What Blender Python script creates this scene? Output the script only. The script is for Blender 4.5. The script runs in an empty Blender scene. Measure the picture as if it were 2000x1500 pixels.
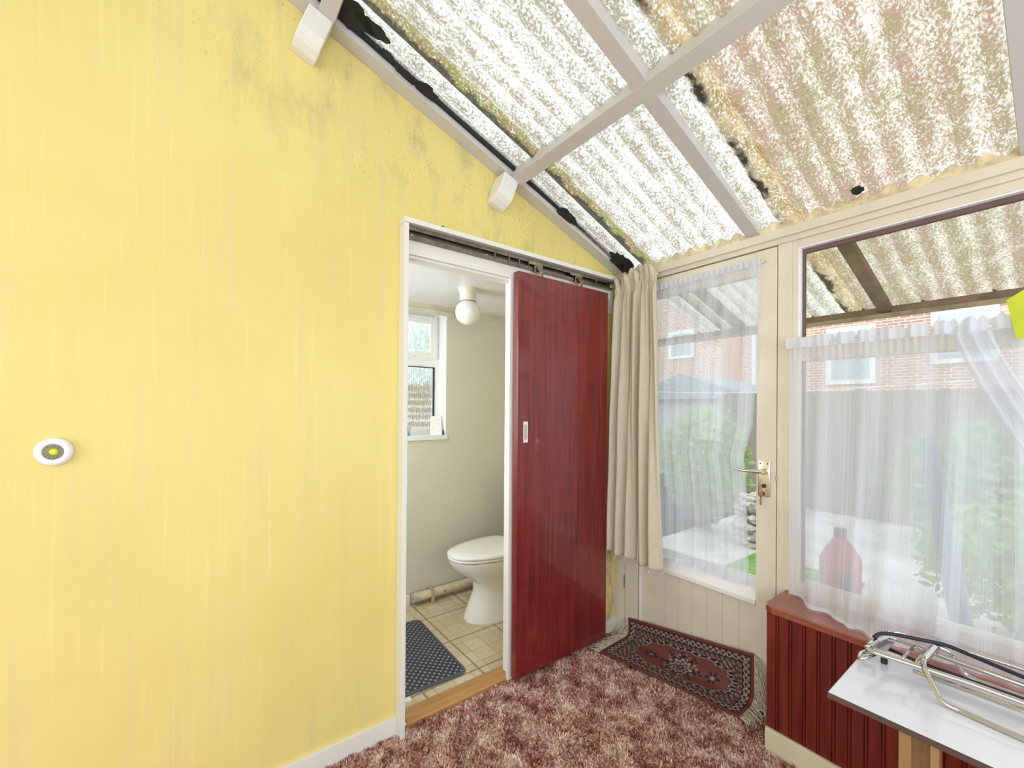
import bpy, bmesh, math, random
from mathutils import Vector, Matrix, noise
random.seed(7)
C = bpy.context.scene.collection
PI = math.pi

# ------------------------------------------------------------------ camera, world, lights, exposure
scn = bpy.context.scene
yaw, pit, rol = 0.930080952, 0.00390853, 0.00748484
F = Vector((-math.sin(yaw)*math.cos(pit), math.cos(yaw)*math.cos(pit), math.sin(pit)))
R = Vector((math.cos(yaw), math.sin(yaw), 0)); U = R.cross(F)
R2 = math.cos(rol)*R + math.sin(rol)*U; U2 = math.cos(rol)*U - math.sin(rol)*R
cam = bpy.data.cameras.new('camera'); camo = bpy.data.objects.new('camera', cam); C.objects.link(camo)
camo.matrix_world = Matrix(((R2.x, U2.x, -F.x, 1.63286), (R2.y, U2.y, -F.y, -1.88335), (R2.z, U2.z, -F.z, 1.30760), (0, 0, 0, 1)))
cam.sensor_width = 36; cam.lens = 821.7722/2000*36; cam.shift_y = (791.238-750)/2000
cam.clip_start = 0.02; cam.clip_end = 200
scn.camera = camo

w = bpy.data.worlds.new('overcast_sky'); scn.world = w; w.use_nodes = True
bg = w.node_tree.nodes['Background']
bg.inputs[0].default_value = (0.82, 0.92, 1.0, 1); bg.inputs[1].default_value = 2.6

def area(name, loc, rot, sx, sy, power, col=(1, 1, 1)):
    l = bpy.data.lights.new(name, 'AREA'); l.shape = 'RECTANGLE'; l.size = sx; l.size_y = sy
    l.energy = power; l.color = col
    o = bpy.data.objects.new(name, l); C.objects.link(o); o.location = loc; o.rotation_euler = rot
    return o
# added fill lamps brightening room and closet through unseen side, rear and closet-front openings
area('side_fill_light', (3.12, -1.9, 1.55), (0, PI/2, 0), 1.3, 3.6, 33, (.88, .94, 1))
area('rear_fill_light', (1.7, -4.62, 1.5), (PI/2, 0, 0), 2.0, 1.8, 29, (.88, .94, 1))
area('closet_fill_light', (-.6, -1.86, 1.45), (PI/2, 0, 0), .6, .9, 14, (.90, .95, 1))

vs = scn.view_settings
scn.display_settings.display_device = 'sRGB'
vs.view_transform = 'Standard'; vs.look = 'None'; vs.exposure = 0.0; vs.gamma = 1.0
vs.use_curve_mapping = False

# ------------------------------------------------------------------ material helper
class M:
    """tiny node-expression builder"""
    def __init__(s, name):
        s.m = bpy.data.materials.new(name); s.m.use_nodes = True
        s.t = s.m.node_tree; s.t.nodes.clear(); s.out = s.n('ShaderNodeOutputMaterial')
        s.tc = None
    def n(s, k, **kw):
        nd = s.t.nodes.new(k)
        for a, b in kw.items(): setattr(nd, a, b)
        return nd
    def put(s, sock, v):
        if isinstance(v, bpy.types.NodeSocket): s.t.links.new(v, sock)
        elif isinstance(v, (tuple, list)):
            sock.default_value = tuple(v)+((1,) if len(v) == 3 and len(sock.default_value) == 4 else ())
        elif v is not None: sock.default_value = v
    def co(s, k='Object'):
        if s.tc is None: s.tc = s.n('ShaderNodeTexCoord')
        return s.tc.outputs[k]
    def math(s, op, a, b=None, c=None):
        nd = s.n('ShaderNodeMath', operation=op); s.put(nd.inputs[0], a)
        if b is not None: s.put(nd.inputs[1], b)
        if c is not None: s.put(nd.inputs[2], c)
        return nd.outputs[0]
    def mul(s, a, b): return s.math('MULTIPLY', a, b)
    def add(s, a, b): return s.math('ADD', a, b)
    def sub(s, a, b): return s.math('SUBTRACT', a, b)
    def sep(s, v):
        nd = s.n('ShaderNodeSeparateXYZ'); s.put(nd.inputs[0], v); return nd.outputs
    def comb(s, x, y, z):
        nd = s.n('ShaderNodeCombineXYZ')
        for i, q in enumerate((x, y, z)): s.put(nd.inputs[i], q)
        return nd.outputs[0]
    def scale(s, v, sc):
        nd = s.n('ShaderNodeMapping'); s.put(nd.inputs[0], v); nd.inputs['Scale'].default_value = sc; return nd.outputs[0]
    def noise(s, v, sc, det=4, rough=.55, dist=0):
        nd = s.n('ShaderNodeTexNoise'); s.put(nd.inputs['Vector'], v); nd.inputs['Scale'].default_value = sc
        nd.inputs['Detail'].default_value = det; nd.inputs['Roughness'].default_value = rough; nd.inputs['Distortion'].default_value = dist
        return nd.outputs[0]
    def voro(s, v, sc, feat='F1', out=0):
        nd = s.n('ShaderNodeTexVoronoi', feature=feat); s.put(nd.inputs['Vector'], v); nd.inputs['Scale'].default_value = sc
        return nd.outputs[out]
    def sm(s, v, a, b, lo=0., hi=1.):
        nd = s.n('ShaderNodeMapRange', interpolation_type='SMOOTHSTEP'); s.put(nd.inputs[0], v)
        for i, q in ((1, a), (2, b), (3, lo), (4, hi)): nd.inputs[i].default_value = q
        return nd.outputs[0]
    def band(s, v, a, b, e):
        return s.mul(s.sm(v, a-e, a+e), s.sm(v, b-e, b+e, 1, 0))
    def mix(s, f, a, b, mode='MIX'):
        nd = s.n('ShaderNodeMix', data_type='RGBA', blend_type=mode); s.put(nd.inputs[0], f)
        s.put(nd.inputs[6], a); s.put(nd.inputs[7], b); return nd.outputs[2]
    def bump(s, h, st=.3, d=.01):
        nd = s.n('ShaderNodeBump'); s.put(nd.inputs['Height'], h); nd.inputs['Strength'].default_value = st; nd.inputs['Distance'].default_value = d
        return nd.outputs[0]
    def bsdf(s, col, rough=.6, metal=0, nrm=None, coat=0, spec=.5, trans=0, sss=0):
        nd = s.n('ShaderNodeBsdfPrincipled'); s.put(nd.inputs['Base Color'], col); s.put(nd.inputs['Roughness'], rough)
        nd.inputs['Metallic'].default_value = metal; nd.inputs['Coat Weight'].default_value = coat
        nd.inputs['Specular IOR Level'].default_value = spec; nd.inputs['Transmission Weight'].default_value = trans
        if nrm is not None: s.put(nd.inputs['Normal'], nrm)
        return nd.outputs[0]
    def sh(s, k, col=None, **kw):
        nd = s.n(k)
        if col is not None: s.put(nd.inputs[0], col)
        for a, b in kw.items(): s.put(nd.inputs[a], b)
        return nd.outputs[0]
    def mixs(s, f, a, b):
        nd = s.n('ShaderNodeMixShader'); s.put(nd.inputs[0], f); s.put(nd.inputs[1], a); s.put(nd.inputs[2], b); return nd.outputs[0]
    def done(s, sh): s.t.links.new(sh, s.out.inputs[0]); return s.m

def simple(name, col, rough=.5, metal=0, var=.08, sc=8, bump=0, bsc=60, coat=0, spec=.5):
    m = M(name); o = m.co()
    n = m.sm(m.noise(o, sc, 5), .3, .7)
    c = m.mix(n, tuple(q*(1-var) for q in col), tuple(min(1, q*(1+var)) for q in col))
    nr = m.bump(m.noise(o, bsc, 4), bump, .004) if bump else None
    return m.done(m.bsdf(c, rough, metal, nr, coat, spec))

def painted(name, col, dirt=(.35, .33, .28), amt=.35):
    m = M(name); o = m.co()
    d = m.sm(m.noise(o, 14, 8, .7), .58, .8)
    d2 = m.sm(m.noise(o, 140, 3), .66, .74)
    c = m.mix(m.mul(d, amt), col, dirt); c = m.mix(m.mul(d2, amt*.9), c, dirt)
    return m.done(m.bsdf(c, .5, 0, m.bump(m.noise(o, 50, 4), .15, .004)))

def mat_wall_yellow():
    m = M('yellow_distemper'); o = m.co(); x, y, z = m.sep(o)
    base = m.mix(m.sm(m.noise(o, 1.3, 4), .3, .7), (.76, .625, .205), (.82, .69, .26))
    # pale vertical water runs
    st = m.scale(o, (1, 14, .9)); runs = m.sm(m.noise(st, 1.6, 5, .6), .5, .72)
    base = m.mix(m.mul(runs, .42), base, (.72, .58, .30))
    st2 = m.scale(o, (1, 40, 1.2)); r2 = m.sm(m.noise(st2, 1.5, 4, .6), .56, .7)
    base = m.mix(m.mul(r2, .2), base, (.93, .80, .36))
    # mould around the roof line: distance beneath the sloping plate
    dist = m.sub(m.sub(2.10, z), m.mul(y, .357))
    near = m.sm(dist, .02, .75, 1, 0)
    reg = m.mul(m.band(y, -1.95, -.35, .35), near)
    grey = m.mul(m.sm(m.noise(m.scale(o, (1, 2.2, 1)), 3.2, 6, .65), .48, .72), reg)
    base = m.mix(m.mul(grey, .75), base, (.46, .39, .21))
    sp = m.sm(m.noise(m.scale(o, (1, 1.2, .7)), 95, 3, .6), .60, .68)
    spr = m.mul(sp, m.mul(m.sm(m.noise(o, 3.0, 4, .6), .40, .56), reg))
    base = m.mix(m.mul(spr, .7), base, (.27, .20, .08))
    # sparse scuffs everywhere
    sc = m.sm(m.noise(m.scale(o, (1, 1, .5)), 22, 4, .7), .73, .78)
    base = m.mix(m.mul(sc, .5), base, (.42, .32, .14))
    fl = m.mul(m.sm(m.noise(m.scale(o, (1, 2, .35)), 9, 6, .7), .6, .66), m.mul(m.band(y, -1.31, -1.235, .015), m.sm(z, .1, .9, 1, 0)))
    fl2 = m.mul(m.sm(m.noise(m.scale(o, (1, 2, .7)), 14, 6, .7), .5, .55), m.mul(m.sm(y, .0, .03), m.sm(z, .5, .7, 1, 0)))
    base = m.mix(m.math('MAXIMUM', fl, fl2), base, (.52, .42, .36))
    # hair cracks
    ck = m.sm(m.voro(m.add_vec(o, m.noise(o, 6, 4)), 2.3, 'DISTANCE_TO_EDGE'), .0, .006, 1, 0)
    ckm = m.mul(ck, m.mul(m.band(y, -1.1, -.6, .1), m.band(z, 2.0, 2.35, .06)))
    base = m.mix(m.mul(ckm, .7), base, (.35, .27, .1))
    h = m.add(m.noise(o, 55, 5, .6), m.mul(m.noise(o, 7, 4), 2.0))
    return m.done(m.bsdf(base, .62, 0, m.bump(h, .18, .004), 0, .35))
def add_vec(s, v, f):
    nd = s.n('ShaderNodeVectorMath', operation='ADD'); s.put(nd.inputs[0], v)
    s.put(nd.inputs[1], s.comb(0.0, s.mul(f, .35), s.mul(f, .35))); return nd.outputs[0]
M.add_vec = add_vec

def mat_wood_red(name='mahogany_stain', a=(.10, .006, .009), b=(.22, .020, .016), rough=.3, coat=.6, vertical=True, axis='z'):
    m = M(name); o = m.co()
    sc = {'z': (26, 26, 1.0), 'x': (1.2, 26, 26), 'y': (26, 1.2, 26)}[axis]
    g = m.noise(m.scale(o, sc), 2.6, 8, .65, .3)
    f = m.sm(g, .32, .68); c = m.mix(f, a, b)
    big = m.sm(m.noise(o, 2.2, 3), .35, .7); c = m.mix(m.mul(big, .45), c, tuple(min(1, q*1.25) for q in b))
    r = m.sm(m.noise(m.scale(o, sc), 1.5, 5), .3, .7, rough, rough+.14)
    return m.done(m.bsdf(c, r, 0, m.bump(g, .06, .002), coat, .5))

def mat_beadboard():
    m = M('knotted_red_beadboard'); o = m.co()
    g = m.noise(m.scale(o, (22, 22, 1.3)), 2.2, 7, .6, .6)
    c = m.mix(m.sm(g, .3, .7), (.12, .011, .008), (.20, .026, .014))
    k = m.voro(m.scale(o, (9, 1, 4)), 1, 'F1'); kn = m.sm(k, .05, .14, 1, 0)
    c = m.mix(m.mul(kn, .7), c, (.07, .008, .01))
    return m.done(m.bsdf(c, .38, 0, m.bump(g, .08, .002), .15))

def mat_roof(name, porch=False):
    m = M(name); o = m.co(); x, y, z = m.sep(o)
    big = m.noise(m.scale(o, (1, .45, .45)), 5, 5, .6)
    fine = m.noise(m.scale(o, (1.25, .8, .8)), 125, 5, .66)
    mid = m.noise(m.scale(o, (1.3, .5, .5)), 28, 5, .65)
    gran = m.add(m.mul(fine, .72), m.mul(mid, .28))
    wave = m.math('SINE', m.mul(x, 2*PI/.076))
    trough = m.sm(wave, -1, .6, 1, 0)
    right = m.sm(x, .86, .90)                       # the second, browner sheet
    # granular dirt: 1 where dirty
    thr = m.sub(gran, m.add(m.mul(trough, -.05), m.add(m.mul(right, -.03), m.mul(m.sub(big, .5), -.22))))
    dirt = m.sm(thr, .44, .60)
    olive = m.mix(m.sm(m.noise(m.scale(o, (1, .4, .4)), 9, 5, .7), .35, .65), (.33, .28, .15), (.39, .26, .18))
    olive = m.mix(right, (.34, .30, .21), olive)
    white = m.mix(right, (.74, .70, .64), (.70, .63, .54))
    c = m.mix(dirt, white, olive)
    dark = m.sm(m.add(fine, m.mul(m.sub(big, .5), .35)), .63, .72); c = m.mix(m.mul(dark, m.add(.4, m.mul(right, .3))), c, (.10, .09, .07))
    hole = m.mul(m.sm(m.noise(o, 210, 3), .45, .65), m.sub(1, dirt))
    alpha = m.mul(hole, m.sub(.26, m.mul(right, .12)))
    # moss lines following the first trough and the lap between the sheets
    wob = m.mul(m.sub(m.noise(o, 9, 6, .7), .5), .09)
    xs = m.add(x, wob)
    gap = m.sm(m.noise(m.scale(o, (1, 1, .5)), 3.5, 5, .6), .26, .38); b1 = m.mul(m.band(xs, .188, .220, .006), gap); g1 = m.mul(m.band(xs, .212, .258, .012), m.sm(gran, .28, .50))
    moss = m.mix(m.sm(m.noise(o, 12, 5), .45, .6), (.24, .16, .04), (.20, .20, .02))
    c = m.mix(m.mul(g1, .85), c, moss); c = m.mix(m.mul(b1, .85), c, (.035, .03, .022))
    if not porch:
        b2 = m.band(xs, .905, .965, .02); d2 = m.band(xs, .875, .90, .006)
        b2 = m.mul(b2, m.sm(gran, .36, .56)); orange = m.mix(m.sm(m.noise(m.scale(o, (1.5, .5, .5)), 16, 6, .75), .42, .60), (.28, .17, .03), (.52, .38, .19))
        c = m.mix(m.mul(b2, .8), c, orange); c = m.mix(m.mul(d2, m.sm(m.noise(o, 6, 4), .4, .55)), c, (.04, .03, .02))
        alpha = m.mul(alpha, m.sub(1, m.math('MAXIMUM', m.math('MAXIMUM', b2, d2), m.math('MAXIMUM', b1, g1))))
    nr = m.bump(gran, .5, .006)
    tl = m.sh('ShaderNodeBsdfTranslucent', c, Normal=nr)
    df = m.bsdf(c, .45, 0, nr, 0, .4)
    s_ = m.mixs(.22, tl, df)
    s_ = m.mixs(alpha, s_, m.sh('ShaderNodeBsdfTransparent', (1, 1, 1)))
    return m.done(s_)

def mat_glass(name='window_glass', tint=(.97, .99, .98)):
    m = M(name); fr = m.n('ShaderNodeFresnel'); fr.inputs[0].default_value = 1.45
    g = m.sh('ShaderNodeBsdfGlossy', (1, 1, 1), Roughness=.01)
    return m.done(m.mixs(m.mul(fr.outputs[0], .9), m.sh('ShaderNodeBsdfTransparent', tint), g))

def mat_net(name, base=.5, amp=.5, stripes=150):
    m = M(name); u, v, _ = m.sep(m.co('UV'))
    st = m.noise(m.comb(m.mul(u, stripes), m.mul(v, .6), 0.0), 1.0, 3, .8)
    st2 = m.noise(m.comb(m.mul(u, stripes*.13), m.mul(v, .3), 4.0), 1.0, 3, .6)
    weave = m.noise(m.comb(m.mul(u, stripes*.5), m.mul(v, 500), 0.0), 1.0, 1)
    f = m.add(base, m.add(m.mul(m.sub(st, .5), amp), m.add(m.mul(m.sub(st2, .5), amp*.8), m.mul(m.sub(weave, .5), .2))))
    hem = m.sm(v, .012, .016, .3, 0)
    f = m.math('MINIMUM', m.math('MAXIMUM', m.add(f, hem), .12), .97)
    d = m.mixs(.5, m.sh('ShaderNodeBsdfDiffuse', (.88, .91, .98)), m.sh('ShaderNodeBsdfTranslucent', (.88, .91, .98)))
    return m.done(m.mixs(f, m.sh('ShaderNodeBsdfTransparent', (1, 1, 1)), d))

def mat_curtain():
    m = M('unbleached_cotton'); u, v, _ = m.sep(m.co('UV')); o = m.co()
    wv = m.add(m.noise(m.comb(m.mul(u, 260), m.mul(v, 30), 0.0), 1, 2), m.noise(m.comb(m.mul(u, 30), m.mul(v, 700), 0.0), 1, 2))
    c = m.mix(m.sm(wv, .8, 1.2), (.72, .655, .50), (.82, .75, .60))
    n = m.bump(wv, .25, .002)
    a = m.bsdf(c, .85, 0, n, 0, .1)
    return m.done(m.mixs(.3, a, m.sh('ShaderNodeBsdfTranslucent', (.80, .76, .66))))

def mat_vinyl():
    m = M('patterned_vinyl_tiles'); o = m.co(); x, y, _ = m.sep(o)
    def grid(v, p, w, off=0.):
        f = m.math('FRACT', m.math('DIVIDE', m.add(v, 10+off), p)); return m.sm(m.math('ABSOLUTE', m.sub(f, .5)), .5-w/p, .5-w/p*.6)
    fine = m.math('MAXIMUM', grid(x, .1, .004), grid(y, .1, .004))
    coarse = m.math('MAXIMUM', grid(x, .30, .007, .05), grid(y, .30, .007, .05))
    cell = m.n('ShaderNodeTexWhiteNoise', noise_dimensions='2D')
    m.put(cell.inputs[0], m.comb(m.math('FLOOR', m.mul(m.add(x, 10), 10)), m.math('FLOOR', m.mul(m.add(y, 10), 10)), 0.0))
    c = m.mix(cell.outputs[0], (.55, .44, .28), (.68, .58, .42))
    c = m.mix(m.mul(m.sm(m.noise(o, 40, 5, .7), .4, .7), .5), c, (.47, .36, .21))
    c = m.mix(m.mul(fine, .5), c, (.34, .27, .17)); c = m.mix(m.mul(coarse, .8), c, (.22, .17, .10))
    return m.done(m.bsdf(c, .35, 0, None, 0, .5))

def mat_wallpaper():
    m = M('ribbed_cream_wallpaper'); o = m.co(); x, y, z = m.sep(o)
    n = m.noise(m.scale(o, (60, 60, 160)), 1.2, 3); n2 = m.noise(m.scale(o, (160, 160, 60)), 1.2, 3)
    c = m.mix(m.sm(m.add(n, n2), .8, 1.2), (.64, .61, .52), (.74, .715, .62))
    return m.done(m.bsdf(c, .7, 0, m.bump(m.add(n, n2), .4, .003)))

def mat_bathmat():
    m = M('charcoal_dimpled_mat'); o = m.co()
    x, y, z = m.sep(o); k_ = 2*PI/.034; f = m.sm(m.mul(m.math('SINE', m.mul(x, k_)), m.math('SINE', m.mul(y, k_))), .30, .62)
    c = m.mix(f, (.03, .034, .055), (.27, .28, .32))
    return m.done(m.bsdf(c, .55, 0, m.bump(f, .6, .004)))

def mat_brick():
    m = M('red_brick'); o = m.co(); x, y, z = m.sep(o)
    b = m.n('ShaderNodeTexBrick'); m.put(b.inputs['Vector'], m.comb(m.add(x, y), z, 0.0))
    b.inputs['Color1'].default_value = (.50, .23, .16, 1); b.inputs['Color2'].default_value = (.62, .32, .23, 1); b.inputs['Mortar'].default_value = (.74, .68, .60, 1)
    b.inputs['Scale'].default_value = 1; b.inputs['Brick Width'].default_value = .225; b.inputs['Row Height'].default_value = .075; b.inputs['Mortar Size'].default_value = .011
    return m.done(m.bsdf(b.outputs[0], .8))

def mat_fence():
    m = M('weathered_fence_boards'); o = m.co(); x, y, z = m.sep(o)
    f = m.math('FRACT', m.mul(x, 1/.13)); g = m.sm(f, .0, .06, 1, 0)
    c = m.mix(m.noise(m.scale(o, (8, 8, 1)), 3, 5), (.20, .17, .15), (.34, .29, .25)); c = m.mix(g, c, (.06, .05, .045))
    return m.done(m.bsdf(c, .8))

def mat_leaf(name, a, b):
    m = M(name); o = m.co(); c = m.mix(m.sm(m.noise(o, 14, 4), .35, .65), a, b)
    return m.done(m.mixs(.35, m.bsdf(c, .5), m.sh('ShaderNodeBsdfTranslucent', b)))

def mat_vcol(name, rough=.9):
    m = M(name); a = m.n('ShaderNodeVertexColor'); a.layer_name = 'pattern'
    o = m.co(); f = m.noise(o, 260, 2)
    c = m.mix(m.mul(f, .35), a.outputs[0], m.mix(.5, a.outputs[0], (.02, .015, .02)))
    return m.done(m.bsdf(c, rough, 0, m.bump(f, .4, .002), 0, .1))

def mat_carpet_pile():
    m = M('dusky_pink_shag'); o = m.co()
    big = m.noise(m.scale(o, (1, 1, .2)), 11, 6, .7); fine = m.noise(o, 85, 3, .7)
    t = m.add(m.mul(big, .5), m.mul(fine, .5))
    r = m.n('ShaderNodeValToRGB'); m.put(r.inputs[0], t); e = r.color_ramp.elements
    e[0].position = .38; e[0].color = (.20, .065, .045, 1); e[1].position = .62; e[1].color = (.86, .74, .64, 1)
    for p, cc in ((.45, (.38, .145, .11, 1)), (.49, (.55, .30, .235, 1)), (.54, (.76, .55, .46, 1))):
        q = e.new(p); q.color = cc
    return m.done(m.bsdf(r.outputs[0], .95, 0, None, 0, .05))

YEL = mat_wall_yellow(); RED = mat_wood_red()
SILLM = mat_wood_red('sill_varnish', (.22, .05, .03), (.36, .10, .06), .25, .5, axis='x')
CREAM = simple('cream_gloss_paint', (.71, .65, .53), .38, var=.05, sc=5, bump=.06)
WHITEP = painted('white_gloss_paint', (.80, .78, .72), amt=.2)
GREYP = painted('dusty_white_timber', (.58, .56, .535), (.30, .26, .2), .4)
WHITE = simple('clean_white', (.82, .82, .80), .35, var=.02)
UPVC = simple('white_upvc', (.85, .86, .87), .25, var=.02)
CERA = simple('glazed_ceramic', (.84, .84, .83), .12, var=.01, coat=.5)
CHROME = simple('chrome', (.62, .60, .56), .12, 1, var=.02)
STEEL = simple('tarnished_steel', (.24, .215, .17), .38, 1, var=.25, sc=25)
BRASS = simple('dull_brass', (.36, .31, .2), .35, 1, var=.2, sc=40)
ALU = simple('satin_aluminium', (.72, .70, .66), .25, 1, var=.03)
BLACK = simple('black_rubber', (.012, .014, .03), .45, var=.1)
FELT = simple('black_roofing_felt', (.02, .022, .022), .9, var=.3)
OAK = mat_wood_red('oak_threshold', (.36, .17, .045), (.52, .27, .09), .35, .25, axis='y')
BROWNW = mat_wood_red('brown_timber', (.19, .10, .045), (.30, .17, .08), .5, 0, axis='z')
EXTW = simple('brown_exterior_timber', (.20, .12, .075), .7, var=.35, sc=9)
GLASS = mat_glass(); ROOF = mat_roof('weathered_translucent_sheet')
NET1 = mat_net('door_net', .62, .7, 190); NET2 = mat_net('window_net', .66, .65, 420); CURT = mat_curtain()
VINYL = mat_vinyl(); PAPER = mat_wallpaper()
CEILM = simple('white_ceiling_gloss', (.80, .81, .84), .3, var=.03, bump=.1, bsc=9)
FORMICA = simple('white_laminate', (.76, .76, .82), .16, var=.03, coat=.3)

# ------------------------------------------------------------------ mesh helpers
def tag(o, label=None, cat=None, group=None, kind=None):
    if label: o['label'] = label
    if cat: o['category'] = cat
    if group: o['group'] = group
    if kind: o['kind'] = kind
    return o
def thing(name, loc, label, cat, group=None):
    o = bpy.data.objects.new(name, None); C.objects.link(o); o.location = loc; o.empty_display_size = .05
    return tag(o, label, cat, group)
class B:
    def __init__(s): s.b = bmesh.new()
    def box(s, x0, x1, y0, y1, z0, z1, bev=0, mat=None):
        vs_ = [s.b.verts.new(p) for p in ((x0,y0,z0),(x1,y0,z0),(x1,y1,z0),(x0,y1,z0),(x0,y0,z1),(x1,y0,z1),(x1,y1,z1),(x0,y1,z1))]
        if mat: 
            for v in vs_: v.co = mat @ v.co
        fs = [s.b.faces.new([vs_[i] for i in f]) for f in ((3,2,1,0),(4,5,6,7),(0,1,5,4),(1,2,6,5),(2,3,7,6),(3,0,4,7))]
        if bev:
            es = list({e for f in fs for e in f.edges})
            bmesh.ops.bevel(s.b, geom=es, offset=bev, segments=2, affect='EDGES', profile=.6)
        return s
    def prism(s, pts, axis, a, b):
        """closed polygon pts extruded along axis between a and b"""
        def P(p, c): return {'x': (c, p[0], p[1]), 'y': (p[0], c, p[1]), 'z': (p[0], p[1], c)}[axis]
        A = [s.b.verts.new(P(p, a)) for p in pts]; D = [s.b.verts.new(P(p, b)) for p in pts]
        s.b.faces.new(A); s.b.faces.new(list(reversed(D)))
        for i in range(len(pts)):
            j = (i+1) % len(pts); s.b.faces.new((A[j], A[i], D[i], D[j]))
        return s
    def tube(s, pts, r, n=10, closed=False, smooth=0, cap=True):
        P = [Vector(p) for p in pts]
        if smooth:
            Q = []
            for i in range(len(P)):
                if i in (0, len(P)-1) and not closed: Q.append(P[i]); continue
                a, b_, c_ = P[i-1], P[i], P[(i+1) % len(P)]
                l = min((a-b_).length, (c_-b_).length)*.45; l = min(l, smooth)
                p0 = b_+(a-b_).normalized()*l; p1 = b_+(c_-b_).normalized()*l
                for k in range(7):
                    t = k/6; Q.append((1-t)**2*p0+2*t*(1-t)*b_+t*t*p1)
            P = Q
        rings = []; up = None
        N = len(P)
        for i, p in enumerate(P):
            d = (P[(i+1) % N]-P[i-1]) if closed else (P[min(i+1, N-1)]-P[max(i-1, 0)])
            d.normalize()
            if up is None: up = d.orthogonal().normalized()
            up = (up-d*up.dot(d)).normalized(); q = d.cross(up)
            rr = r[i] if isinstance(r, (list, tuple)) else r
            rings.append([s.b.verts.new(p+(up*math.cos(2*PI*k/n)+q*math.sin(2*PI*k/n))*rr) for k in range(n)])
        for i in range(N if closed else N-1):
            a, c_ = rings[i], rings[(i+1) % N]
            for k in range(n): s.b.faces.new((a[k], a[(k+1) % n], c_[(k+1) % n], c_[k]))
        if cap and not closed: s.b.faces.new(list(reversed(rings[0]))); s.b.faces.new(rings[-1])
        return s
    def lathe(s, prof, cen, axis='z', n=40):
        """prof = [(r, h)] along axis"""
        rings = []
        for r, h in prof:
            ring = []
            for k in range(n if r > 1e-6 else 1):
                a = 2*PI*k/n; u, v = r*math.cos(a), r*math.sin(a)
                p = {'z': (u, v, h), 'x': (h, u, v), 'y': (u, h, v)}[axis]
                ring.append(s.b.verts.new(Vector(cen)+Vector(p)))
            rings.append(ring)
        s.skin(rings); return s
    def skin(s, rings, caps=False):
        for a, c_ in zip(rings, rings[1:]):
            n = max(len(a), len(c_))
            for k in range(n):
                k2 = (k+1) % n
                if len(a) == 1: f = (a[0], c_[k2], c_[k])
                elif len(c_) == 1: f = (a[k], a[k2], c_[0])
                else: f = (a[k], a[k2], c_[k2], c_[k])
                s.b.faces.new(f)
        if caps:
            if len(rings[0]) > 2: s.b.faces.new(list(reversed(rings[0])))
            if len(rings[-1]) > 2: s.b.faces.new(rings[-1])
    def rings(s, R_, caps=True):
        s.skin([[s.b.verts.new(p) for p in r] for r in R_], caps); return s
    def grid(s, fn, nu, nv, uv=True):
        V = [[s.b.verts.new(fn(i/nu, j/nv)) for i in range(nu+1)] for j in range(nv+1)]
        L = s.b.loops.layers.uv.verify() if uv else None
        for j in range(nv):
            for i in range(nu):
                f = s.b.faces.new((V[j][i], V[j][i+1], V[j+1][i+1], V[j+1][i]))
                if uv:
                    for lp, (a, c_) in zip(f.loops, ((i, j), (i+1, j), (i+1, j+1), (i, j+1))): lp[L].uv = (a/nu, c_/nv)
        return s
    def out(s, name, m, parent=None, smooth=False, ang=None, solid=0, bevel=0, recalc=True):
        if recalc: bmesh.ops.recalc_face_normals(s.b, faces=s.b.faces)
        me = bpy.data.meshes.new(name); s.b.to_mesh(me); s.b.free()
        if m: me.materials.append(m)
        if smooth: me.shade_smooth()
        o = bpy.data.objects.new(name, me); C.objects.link(o)
        if ang is not None:
            me.shade_smooth(); me.set_sharp_from_angle(angle=math.radians(ang))
        if parent is not None:
            o.parent = parent; off = Vector(parent.location); q = parent.parent
            while q is not None: off += Vector(q.location); q = q.parent
            me.transform(Matrix.Translation(-off))
        if solid:
            md = o.modifiers.new('thickness', 'SOLIDIFY'); md.thickness = solid; md.offset = 0
        if bevel:
            md = o.modifiers.new('edge', 'BEVEL'); md.width = bevel; md.segments = 2; md.limit_method = 'ANGLE'
        return o
def S(o): return tag(o, kind='structure')

Zu = lambda y: 2.064+.357*(.1-y)        # underside of rafters and purlins
SL = math.atan(.357)

# ------------------------------------------------------------------ shell
# yellow wall with the closet opening
b = B()
top = lambda y: Zu(y)+.03
b.prism([(-4.6, 0), (-1.215, 0), (-1.215, top(-1.215)), (-4.6, top(-4.6))], 'x', -.06, 0)
b.prism([(-1.215, 1.925), (-.655, 1.925), (-.655, top(-.655)), (-1.215, top(-1.215))], 'x', -.06, 0)
b.prism([(-.655, 0), (.10, 0), (.10, top(.1)), (-.655, top(-.655))], 'x', -.06, 0)
S(b.out('wall_left', YEL))
S(B().box(0, 3.1, -4.6, .18, -.08, -.015).out('floor', simple('underlay', (.25, .15, .12), .9)))
# rear and right walls stand behind the camera, each with an opening added for its fill lamp
CW = simple('cream_wall', (.74, .70, .60), .7)
b = B(); zt = Zu(-4.6)+.02
b.box(-.1, .7, -4.7, -4.6, 0, zt).box(2.7, 3.2, -4.7, -4.6, 0, zt).box(.7, 2.7, -4.7, -4.6, 0, .6).box(.7, 2.7, -4.7, -4.6, 2.4, zt)
S(b.out('wall_rear', CW))
b = B()
b.prism([(-4.6, 0), (.18, 0), (.18, .9), (-4.6, .9)], 'x', 3.1, 3.2)
b.prism([(-4.6, .9), (-3.7, .9), (-3.7, 2.15), (-4.6, 2.15)], 'x', 3.1, 3.2)
b.prism([(-.1, .9), (.18, .9), (.18, 2.1), (-.1, 2.1)], 'x', 3.1, 3.2)
b.prism([(-4.6, 2.15), (-.1, 2.1), (.18, 2.1), (-4.6, Zu(-4.6)+.02)], 'x', 3.1, 3.2)
S(b.out('wall_right', CW))

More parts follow.
